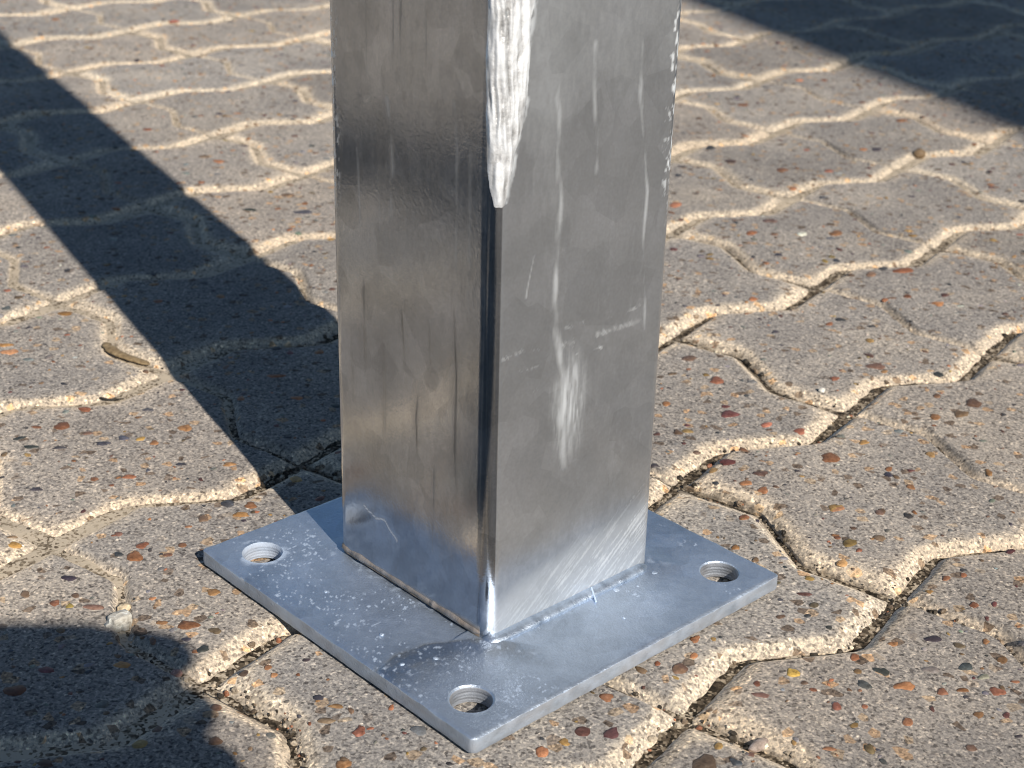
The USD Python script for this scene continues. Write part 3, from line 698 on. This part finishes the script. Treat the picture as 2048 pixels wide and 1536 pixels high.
# flat cap and the dark root of the tube
cv, cf = trimesh.creation.box([2 * HW - .004, 2 * HW - .004, .005]).vertices, trimesh.creation.box([1, 1, 1]).faces
put('/World/galvanised_post/cap', cv + np.array([OX + LEANX * 1.05, OY + LEANY * 1.05, PT + 1.0495]), cf, zinc_plate)
iron = plain('scaled_steel', (.10, .085, .07), .8, 500.0, .5, .6)
put('/World/galvanised_post/root', trimesh.creation.box([2 * HW - .005, 2 * HW - .005, .006]).vertices + np.array([OX, OY, PT + .0028]), cf, iron)

# base plate: gridded top with rounded edges, holes drilled through with rough bores
H = .0750
lin = np.concatenate([[-H, -H + .00025, -H + .0006, -H + .0011], np.linspace(-H + .0018, H - .0018, 250), [H - .0011, H - .0006, H - .00025, H]])
gx, gy = np.meshgrid(lin, lin, indexing='ij')
px_, py_ = gx.copy(), gy.copy()
cr = .0022
ax_, ay_ = np.abs(gx) - (H - cr), np.abs(gy) - (H - cr)
corner = (ax_ > 0) & (ay_ > 0)
sc = np.where(corner, np.maximum(ax_, ay_) / np.maximum(np.hypot(ax_, ay_), 1e-9), 1)
px_ = np.where(corner, np.sign(gx) * (H - cr + ax_ * sc), gx)
py_ = np.where(corner, np.sign(gy) * (H - cr + ay_ * sc), gy)
de = np.minimum(H - np.abs(gx), H - np.abs(gy)) * 1000
rag = 1 + .9 * N(px_, py_, 150, 3, 161)


def torn(x, y):
    """Depth (m) in front of the line where a second, rougher coat of zinc begins, running from the left edge to the post's front corner."""
    return np.interp(x, [-.076, -.065, -.053, -.045, -.036, -.025], [-.027, -.025, -.026, -.030, -.038, -.050]) + .0012 * N(x, y, 120, 2, 162) - y


depth_ = torn(px_, py_)
arc = sstep(-.0003, .0006, depth_) * sstep(.021, .002, depth_ + .005 * N(px_, py_, 110, 2, 168)) * sstep(-.022, -.034, px_)
nearleft = sstep(.012, .004, np.hypot(px_ + .0593, py_ - .0585) + .003 * N(px_, py_, 160, 2, 163))
zt = .00028 * arc + .00006 * N(px_, py_, 70, 2, 164) + .000035 * N(px_, py_, 380, 2, 165) + .00018 * arc * N(px_, py_, 330, 3, 166) + .00008 * nearleft * N(px_, py_, 500, 2, 167)
fillet = np.maximum(np.abs(px_ - OX), np.abs(py_ - OY)) - HW
zt = zt + .0009 * sstep(.011, .001, fillet) * (py_ < -.03) + .0004 * sstep(.009, .002, fillet) * (px_ < -.03)
zt = zt - .00075 * rag * np.clip(1 - de / 1.3, 0, 1) ** 1.8
a = len(lin)
top = np.stack([px_, py_, PT + zt], -1).reshape(-1, 3)
ring = np.r_[np.arange(a), np.arange(1, a) * a + a - 1, (a - 1) * a + np.arange(a - 2, -1, -1), np.arange(a - 2, 0, -1) * a]
nr_ = len(ring)
levels = []
for zl, infl in ((PT - .0022, .0), (PT - .0036, .00008), (PT - .0052, .0), (.0014, -.0002), (.0010, -.0032)):
    low = top[ring].copy()
    low[:, :2] *= 1 + (infl + .00022 * N(low[:, 0], low[:, 1], 210, 3, 170, z=zl * 900)[:, None]) / H
    low[:, 2] = zl + .00012 * N(low[:, 0], low[:, 1], 160, 2, 171)
    levels.append(low)
pv = np.vstack([top] + levels + [[[0, 0, .0010]]])
pf = list(np.vstack([grid_faces(a, a)[:, [0, 1, 2]], grid_faces(a, a)[:, [0, 2, 3]]]))
prev = ring
q = np.arange(nr_); q2 = (q + 1) % nr_
blocks = [np.array(pf)]
for k in range(len(levels)):
    cur = a * a + k * nr_ + np.arange(nr_)
    blocks += [np.stack([prev[q], cur[q], cur[q2]], 1), np.stack([prev[q], cur[q2], prev[q2]], 1)]
    prev = cur
blocks.append(np.stack([prev[q], np.full(nr_, len(pv) - 1), prev[q2]], 1))
pf = np.vstack(blocks)
tm = trimesh.Trimesh(pv, pf, process=False)
tm.fix_normals()
solid = manifold3d.Manifold(manifold3d.Mesh(vert_properties=np.asarray(tm.vertices, np.float32), tri_verts=np.asarray(tm.faces, np.uint32)))
HOLES = [(-.0593, .0585), (.0595, -.0592), (-.0611, -.0586), (.0595, .0590)]
for k, (hx, hy) in enumerate(HOLES):
    zz_ = np.linspace(-.002, .0095, 70)
    rad = .0068 + .00005 * np.sin(zz_ * 2 * np.pi / .0012 + k) + .00006 * np.sin(zz_ * 2 * np.pi / .0029 + 2 * k) + .0009 * sstep(PT - .0012, PT + .0006, zz_)
    prof = np.vstack([[0, zz_[0]], np.stack([rad, zz_], 1), [0, zz_[-1]]])
    bore = manifold3d.Manifold.revolve(manifold3d.CrossSection([prof]), 48).translate([hx, hy, 0])
    solid = solid - bore
v, f, n = meshkit.arrays(solid, 42)
flat = n[:, 2] > .6
dh = np.min([np.hypot(v[:, 0] - hx, v[:, 1] - hy) for hx, hy in HOLES[:3]], axis=0)
d0 = np.hypot(v[:, 0] - HOLES[0][0], v[:, 1] - HOLES[0][1]); d2 = np.hypot(v[:, 0] - HOLES[2][0], v[:, 1] - HOLES[2][1])
VX, VY = v[:, 0], v[:, 1]
spots = sstep(.36, .54, N(VX, VY, 1000, 2, 181)) * sstep(-.05, .45, N(VX, VY, 70, 3, 182) + .22 * (VX < -.03) - .28 * (VX > .0))
bl = .75 * spots
bl = np.maximum(bl, .8 * sstep(.0125, .0070, d0 + .002 * N(VX, VY, 260, 2, 183)) * sstep(-.4, .3, N(VX, VY, 400, 3, 184)))
bl = np.maximum(bl, .35 * sstep(.013, .0070, d2 + .002 * N(VX, VY, 260, 2, 185)) * sstep(-.4, .4, N(VX, VY, 300, 3, 186)))
haze_ = sstep(-.35, .5, N(VX, VY, 28, 3, 187))
bl = np.maximum(bl, .145 + .12 * haze_ + .06 * N(VX, VY, 420, 3, 287))
foot = np.maximum(np.abs(VX - OX), np.abs(VY - OY)) - HW
bl = np.maximum(bl, .45 * sstep(.010, .001, foot + .002 * N(VX, VY, 150, 2, 188)) * sstep(-.3, .5, N(VX, VY, 330, 3, 189)))
depth_ = torn(VX, VY)
arcv = sstep(-.0003, .0006, depth_) * sstep(.021, .002, depth_ + .005 * N(VX, VY, 110, 2, 168)) * sstep(-.022, -.034, VX)
dl = .5 * arcv * sstep(-.3, .4, N(VX, VY, 260, 4, 190))
dl = np.maximum(dl, .75 * np.exp(-(depth_ / .0011) ** 2) * sstep(-.022, -.034, VX) * sstep(-.8, .2, N(VX, VY, 200, 2, 263)))
bl = np.maximum(bl * (1 - .7 * arcv), .6 * arcv * sstep(.30, .5, N(VX, VY, 700, 3, 191)))
side = (~flat) & (n[:, 2] > -.5)
bore = (~flat) & (dh < .0085)
bl = np.where(side, np.clip(np.where(bore, np.where(d0 < .0086, .72, .16), .34) + .25 * N(VX + VY, v[:, 2] * 1.5, 240, 3, 192), 0, 1), bl)
dl = np.where(side, np.clip(np.where(bore, np.where(d0 < .0086, .05, .45), .30) + .40 * N(VX + VY, v[:, 2] * 2, 130, 3, 193), 0, 1), dl)
put('/World/galvanised_post/base_plate', v, f, zinc_plate, n, bloom=np.clip(bl, 0, 1), dull=np.clip(dl, 0, 1), crust=np.where(side, np.clip(.28 + .3 * N(VX + VY, v[:, 2] * 3, 160, 3, 194), 0, 1), .0))


# weld beads round the foot
def bead(pts, normals, radius, lump, seed, squash=(1, 1), ripple=.02):
    m, seg = len(pts), 12
    t = np.arange(seg) / seg * 2 * np.pi
    s_ = np.arange(m) * .0008
    taper = np.sqrt(np.clip(np.minimum(np.arange(m) + .15, m - .85 - np.arange(m)) / 5, .04, 1))
    radius = radius * taper[:, None]
    rr = radius * (1 + lump * N(s_[:, None] + 0 * t, 0 * s_[:, None] + np.cos(t) * .0015, 320, 3, seed) + ripple * np.sin(s_ * 2 * np.pi / .0034)[:, None])
    v = pts[:, None, :] + rr[..., None] * (np.cos(t)[None, :, None] * normals[:, None, :] * squash[0] + np.sin(t)[None, :, None] * np.array([0, 0, 1.0]) * squash[1])
    v = v.reshape(-1, 3)
    f = grid_faces(m, seg, True)
    n = smooth_normals(v, f)
    c = (v.reshape(m, seg, 3) - pts[:, None]).reshape(-1, 3)
    if (n * c).sum() < 0:
        f, n = f[:, ::-1], -n
    return v, f, n


Lr = np.arange(-1.5, FLAT - 2.0, .8)
x, y, nx, ny = outline(Lr)
pts = np.stack([OX + x + nx * .0002, OY + y + ny * .0002, np.full(len(Lr), PT + .0010)], 1)
v, f, n = bead(pts, np.stack([nx, ny, nx * 0], 1), .0023, .12, 201, (1.5, .85), .0)
tag(put('/World/galvanised_post/weld', v, f, zinc_plate, n, bloom=np.clip(.16 + .22 * N(v[:, 0], v[:, 2], 500, 3, 202), 0, 1), dull=np.clip(.2 * N(v[:, 0], v[:, 2], 150, 2, 203), 0, 1), crust=np.zeros(len(v))), 'smooth pale weld fillet along the sunlit right face')
Ll = np.arange(-FLAT - 2, -1.0, .8)
x, y, nx, ny = outline(Ll)
pts = np.stack([OX + x - nx * .0011, OY + y - ny * .0011, np.full(len(Ll), PT + .0030) + .0003 * N(Ll / 1000, 0 * Ll, 120, 2, 204)], 1)
v, f, n = bead(pts, np.stack([nx, ny, nx * 0], 1), .0018, .34, 205, (1.0, .85))
tag(put('/World/galvanised_post/weld_001', v, f, zinc_plate, n, bloom=np.clip(.25 * N(v[:, 1], v[:, 2], 300, 3, 206), 0, 1), dull=np.clip(.3 + .4 * N(v[:, 1], v[:, 2], 150, 2, 207), 0, 1), crust=np.clip(.75 + .3 * N(v[:, 1], v[:, 2], 260, 3, 208), 0, 1)), 'rough brown weld above a narrow gap along the left face')


def blob(c, r, seed, amp=.25, sub=3, freq=1.6):
    m = trimesh.creation.icosphere(sub, 1.0)
    k = 1 + amp * (2 * meshkit.fbm(m.vertices * freq + seed * 7.3, 3, seed) - 1)
    v = m.vertices * k[:, None] * np.asarray(r) + np.asarray(c)
    return v, m.faces


# spatter and a shaving of zinc stuck to the plate
g = np.random.default_rng(5)
for x, y, r in ((.0398, -.0449, .0011), (.024, -.0405, .0010), (.029, -.047, .0006), (.0208, -.0440, .0014), (-.058, .022, .0007), (-.060, -.012, .0008), (-.0660, -.030, .0009), (-.0555, -.0345, .0010), (.010, -.058, .0006)):
    v, f = blob((x, y, PT + .15 * r), (r * g.uniform(.8, 1.5), r, r * .55), int(x * 9999) % 50, .35, 2)
    z0 = np.zeros(len(v))
    put(path_for('zinc_spatter', '/World/galvanised_post'), v, f, zinc_plate, smooth_normals(v, f), bloom=z0 + .45, dull=z0, crust=z0)
v, f = trimesh.creation.cylinder(.00038, .0066, 8).vertices, trimesh.creation.cylinder(.00038, .0066, 8).faces
ax = np.array([-.45, -.80, -.28]); ax /= np.linalg.norm(ax); e1 = np.cross(ax, [0, 0, 1]); e1 /= np.linalg.norm(e1); e2 = np.cross(ax, e1)
v = v[:, :1] * e1 + v[:, 1:2] * e2 + v[:, 2:] * ax + np.array([.0105, -.0428, PT + .0020])
put('/World/galvanised_post/zinc_shaving', v, f, zinc_plate, None, bloom=np.full(len(v), .9), dull=np.zeros(len(v)), crust=np.zeros(len(v)))


# ------------------------------------------------------------------ loose things on the paving
def loose(name, label, cat, v, f, tint, n=True):
    tag(put(path_for(name), v, f, stone, smooth_normals(v, f) if n else None, tint=np.tile(tint, (len(v), 1)) if np.ndim(tint) == 1 else tint), label, cat)


def on(x, y, up=0.0):
    return (x, y, ground_height(x, y) + up)


v, f = blob(on(-.1165, .0625, .0030), (.0050, .0042, .0040), 3, .30, 3, 1.1)
v = np.round(v / .0024) * .0024 * .45 + v * .55
loose('loose_stone', 'whitish angular stone lying at the edge of the dark shadow in the foreground', 'stone', v, f, (.50, .49, .44))
v, f = blob(on(-.1100, .0705, .0016), (.0026, .0022, .0021), 4, .25)
loose('loose_stone', 'small cream pebble just behind the whitish angular stone', 'pebble', v, f, (.55, .45, .30))
v, f = blob(on(-.1165, .0265, .0010), (.0021, .0018, .0016), 5, .3)
loose('loose_stone', 'tiny pinkish pebble inside the tip of the foreground shadow', 'pebble', v, f, (.42, .25, .20))
v, f = blob(on(-.0235, -.1055, .0012), (.0044, .0026, .0021), 6, .14)
loose('loose_stone', 'smooth grey-green oval pebble wedged in the joint in front of the plate', 'pebble', v, f, (.20, .20, .17))
v, f = blob(on(.0010, -.1262, .0010), (.0048, .0019, .0016), 7, .16)
loose('loose_stone', 'slim pinkish-grey pebble in the joint at the bottom edge of the view', 'pebble', v, f, (.36, .30, .26))
v, f = blob(on(.6170, .2270, .0022), (.0046, .0044, .0036), 8, .10)
loose('loose_stone', 'round brown shell-like pebble on the sunny joint at the far right', 'pebble', v, f, (.20, .14, .08))
v, f = blob(on(.3464, .1040, .0010), (.0024, .0017, .0013), 9, .3, 2)
loose('stone_chip', 'white stone chip beside the grey twig right of the post', 'stone chip', v, f, (.72, .71, .66))
v, f = blob(on(.2330, .0240, .0008), (.0018, .0016, .0013), 10, .3, 2)
loose('stone_chip', 'white stone chip in the dirt where two joints cross', 'stone chip', v, f, (.70, .69, .64))
v, f = blob(on(-.0092, .1208, .0006), (.0042, .0026, .0008), 11, .3)
loose('flake', 'pale flat flake lying in the shadow behind the plate', 'flake', v, f, (.62, .62, .62))


def rod(a, b, r0, r1, seed, bend=.0015, seg=8, m=14, flat=1.0):
    a, b = np.asarray(a, float), np.asarray(b, float)
    t = np.linspace(0, 1, m)
    ax = (b - a) / np.linalg.norm(b - a)
    e1 = np.cross(ax, [0, 0, 1]); e1 /= np.linalg.norm(e1); e2 = np.cross(e1, ax)
    gg = np.random.default_rng(seed)
    c = a + (b - a) * t[:, None] + e1 * (bend * np.sin(t * np.pi * gg.uniform(1, 2.2)))[:, None]
    r = (r0 + (r1 - r0) * t) * (1 + gg.normal(0, .09, m))
    r[0] *= .35; r[-1] *= .3
    th = np.arange(seg) / seg * 2 * np.pi
    v = (c[:, None] + r[:, None, None] * (np.cos(th)[None, :, None] * e1 + flat * np.sin(th)[None, :, None] * e2)).reshape(-1, 3)
    f = grid_faces(m, seg, True)
    n = smooth_normals(v, f)
    if (n * (v - np.repeat(c, seg, 0))).sum() < 0:
        f = f[:, ::-1]
    f = np.vstack([f[:, [0, 1, 2]], f[:, [0, 2, 3]]])
    caps = [(0, k, k + 1) for k in range(1, seg - 1)] + [((m - 1) * seg, (m - 1) * seg + k + 1, (m - 1) * seg + k) for k in range(1, seg - 1)]
    return v, np.vstack([f, caps])


v, f = rod(on(.3095, .1020, .0012), on(.3655, .1165, .0026), .0007, .0012, 1)
loose('twig', 'thin grey twig lying across a joint right of the post', 'twig', v, f, (.24, .19, .14))
v, f = rod(on(.0030, .2810, .0022), on(.0068, .2490, .0022), .0030, .0022, 2, .002, flat=.35)
loose('dry_stalk', 'flat tan piece of dry stalk left of the post shadow', 'stalk', v, f, (.27, .20, .11))
v, f = rod(on(-.0290, .2300, .0012), on(-.0190, .2250, .0010), .0007, .0003, 3, .0016)
loose('seed_husk', 'black curved husk on the sandy joint left of the shadow', 'husk', v, f, (.02, .018, .015))

# ------------------------------------------------------------------ out of the frame: the carport roof and the person taking the picture, whose shadows the photograph shows
u = np.array([.353, .935]) / math.hypot(.353, .935)
outw = np.array([u[1], -u[0]])
ROOF = 2.5
base = np.array([4.84, 1.468]) * S + SUN_XY * ROOF / math.tan(SUN_ELEV)
carport = UsdGeom.Xform.Define(stage, '/World/carport')
tag(carport, 'timber carport behind the viewpoint whose flat roof shades the paving at the upper right', 'carport')
timber = plain('carport_timber', (.22, .16, .11), .8, 40.0, .25, .3)


def carport_box(t0, t1, o0, o1, z0, z1):
    bx = trimesh.creation.box([1, 1, 1]).vertices + .5
    xy = base + (t0 + bx[:, :1] * (t1 - t0)) * u + (o0 + bx[:, 1:2] * (o1 - o0)) * outw
    m = trimesh.Trimesh(np.column_stack([xy, z0 + bx[:, 2] * (z1 - z0)]), trimesh.creation.box([1, 1, 1]).faces, process=False)
    m.fix_normals()
    return m.vertices, m.faces


put('/World/carport/roof', *carport_box(-.25, 5.0, 0, 3.4, ROOF - .03, ROOF), plain('carport_roofing', (.12, .12, .12), .8, 60.0))
for t_ in (-.1, 2.3, 4.8):
    put(path_for('beam', '/World/carport'), *carport_box(t_, t_ + .1, .03, 3.37, ROOF - .18, ROOF - .032), timber)
for t_, o_ in ((-.1, .70), (4.78, .70), (-.1, 3.24), (4.78, 3.24)):
    put(path_for('carport_post', '/World/carport'), *carport_box(t_, t_ + .12, o_, o_ + .12, -.02, ROOF - .182), timber)
UP = -DOWN


def P(r, u, f):
    return CAM + r * RIGHT + u * UP + f * FWD


def Q(r, u, f):
    return P(r - .008, u + .016, f)


def rounded_slab(w, h, d, r):
    m = manifold3d.CrossSection.square([w - 2 * r, h - 2 * r], True).offset(r, manifold3d.JoinType.Round, 2.0, 32)
    return manifold3d.Manifold.extrude(m, d)


def to_phone(man, r, u, f):
    v, fc, n = meshkit.arrays(man, 40)
    w = P(r, u, f) + v[:, :1] * RIGHT + v[:, 1:2] * UP + v[:, 2:] * FWD
    return w, fc[:, ::-1] if np.linalg.det(np.stack([RIGHT, UP, FWD])) < 0 else fc


phone = UsdGeom.Xform.Define(stage, '/World/phone')
tag(phone, 'dark mobile phone held sideways just behind the viewpoint', 'phone')
dark = plain('phone_glass', (.03, .032, .036), .25, 50.0, .1, .02)
put('/World/phone/body', *to_phone(rounded_slab(.147, .0715, .0078, .010), .0520, .0010, -.0150), dark)
put('/World/phone/camera_bump', *to_phone(rounded_slab(.030, .030, .0014, .007), .0000, .0130, -.0072), dark)

person = UsdGeom.Xform.Define(stage, '/World/person')
tag(person, 'person in a dark jacket crouching with a phone just outside the view', 'person')


def chain(joints):
    out = []
    for (a, ra), (b, rb) in zip(joints[:-1], joints[1:]):
        s1 = manifold3d.Manifold.sphere(ra, 20).translate(list(map(float, a)))
        s2 = manifold3d.Manifold.sphere(rb, 20).translate(list(map(float, b)))
        out.append(manifold3d.Manifold.batch_hull([s1, s2]))
    return out


BX, F2, R2 = np.array([-.74, -.80]), np.array([.707, .707]), np.array([.707, -.707])


def W(f, r, z):
    xy = BX + f * F2 + r * R2
    return np.array([xy[0], xy[1], z])


bones = []
pel, che, neck, head = W(-.14, 0, .30), W(.02, 0, .60), W(.09, 0, .74), W(.15, 0, .86)
bones += chain([(W(-.14, -.08, .30), .125), (W(-.14, .08, .30), .125)]) + chain([(pel, .135), (W(-.07, 0, .45), .130), (che, .140), (W(.07, 0, .70), .085), (neck, .058), (W(.125, 0, .81), .060)])
bones += chain([(head, .088), (W(.18, 0, .825), .070), (W(.205, 0, .79), .045)]) + chain([(W(.12, 0, .89), .085), (head, .085)])
bones += chain([(W(.235, 0, .835), .012), (W(.262, 0, .812), .016)])                              # nose
wr = {1: Q(.162, -.055, -.085), -1: Q(-.035, -.075, -.080)}
for sd in (-1, 1):
    sh, el = W(.05, .175 * sd, .68), W(.20, (.33 if sd > 0 else .25) * sd, .40)
    bones += chain([(W(.04, .05 * sd, .69), .075), (sh, .070), (el, .046), (wr[sd], .029)])
    kn, an = W(.27, .20 * sd, .43), W(.05, .17 * sd, .09)
    bones += chain([(W(-.13, .09 * sd, .30), .105), (kn, .066), (an, .045), (W(.05, .17 * sd, .045), .045), (W(.22, .19 * sd, .035), .036)])
    bones += chain([(head + sd * .082 * np.array([*R2, 0]), .018), (head + sd * .086 * np.array([*R2, 0]) - np.array([0, 0, .03]), .014)])     # ears
# hands: palm, four fingers round the phone's edge, thumb on its near side
pr = [Q(.158, -.040, -.060), Q(.146, .004, -.034), Q(.146, -.050, -.034)]
bones += [manifold3d.Manifold.batch_hull([manifold3d.Manifold.sphere(r_, 16).translate(list(map(float, c))) for c, r_ in ((wr[1], .026), (pr[0], .020), (pr[1], .012), (pr[2], .013))])]
for k, u0 in enumerate((.008, -.010, -.028, -.045)):
    ln = (.92, 1.0, .95, .78)[k]
    bones += chain([(Q(.147, u0 - .004, -.034), .0095), (Q(.1465, u0, -.006), .0088), (Q(.132 - .004 * ln, u0 + .001, .0035), .0080), (Q(.132 - .026 * ln, u0 + .002, .0030), .0070)])
bones += chain([(Q(.154, -.020, -.060), .013), (Q(.136, .002, -.034), .0105), (Q(.112, .006, -.027), .0085)])
pl_ = [Q(-.028, -.066, -.062), Q(-.020, -.050, -.034), Q(.020, -.062, -.034)]
bones += [manifold3d.Manifold.batch_hull([manifold3d.Manifold.sphere(r_, 16).translate(list(map(float, c))) for c, r_ in ((wr[-1], .026), (pl_[0], .020), (pl_[1], .012), (pl_[2], .013))])]
for k, r0 in enumerate((-.004, .012, .028, .043)):
    bones += chain([(Q(r0, -.062, -.030), .0092), (Q(r0 + .002, -.0625, -.006), .0085), (Q(r0 + .003, -.052 + .003 * (k in (1, 2)), .0030), .0072)])
bones += chain([(Q(-.022, -.052, -.050), .012), (Q(-.010, -.030, -.030), .0095), (Q(.002, -.014, -.0265), .0080)])
bodym = manifold3d.Manifold.batch_boolean(bones, manifold3d.OpType.Add).refine_to_length(.012)
tm = trimesh.Trimesh(*meshkit.arrays(bodym)[:2], process=True)
trimesh.smoothing.filter_taubin(tm, iterations=6)
v, f = np.array(tm.vertices), np.array(tm.faces)
zc = v[:, 2]
hand = np.minimum(*(np.linalg.norm(v - Q(a_, -.03, -.02), axis=1) for a_ in (.13, .01))) < .085
hd = np.linalg.norm(v - head, axis=1) < .135
fwd_ = (v[:, :2] - BX) @ F2
tint = np.tile([.035, .04, .055], (len(v), 1))
low = (zc < .34) | ((zc < .52) & (fwd_ > .10) & (np.abs((v[:, :2] - BX) @ R2) < .27))
tint[low] = (.05, .06, .085)
tint[zc < .085] = (.03, .028, .026)
tint[hand | (hd & (zc > .745))] = (.42, .27, .20)
put('/World/person/body', v, f, stone, smooth_normals(v, f), tint=tint)
hv, hf = blob(head + np.array([*(-.022 * F2), .030]), (.098, .098, .088), 3, .10, 4)
put('/World/person/hair', hv, hf, stone, smooth_normals(hv, hf), tint=np.tile([.05, .032, .02], (len(hv), 1)))
for sd in (-1, 1):
    c = W(.228, .032 * sd, .858)
    ev, ef = blob(c, (.011, .011, .008), 5, .02, 2)
    put(path_for('eye', '/World/person'), ev, ef, stone, smooth_normals(ev, ef), tint=np.tile([.10, .08, .07], (len(ev), 1)))
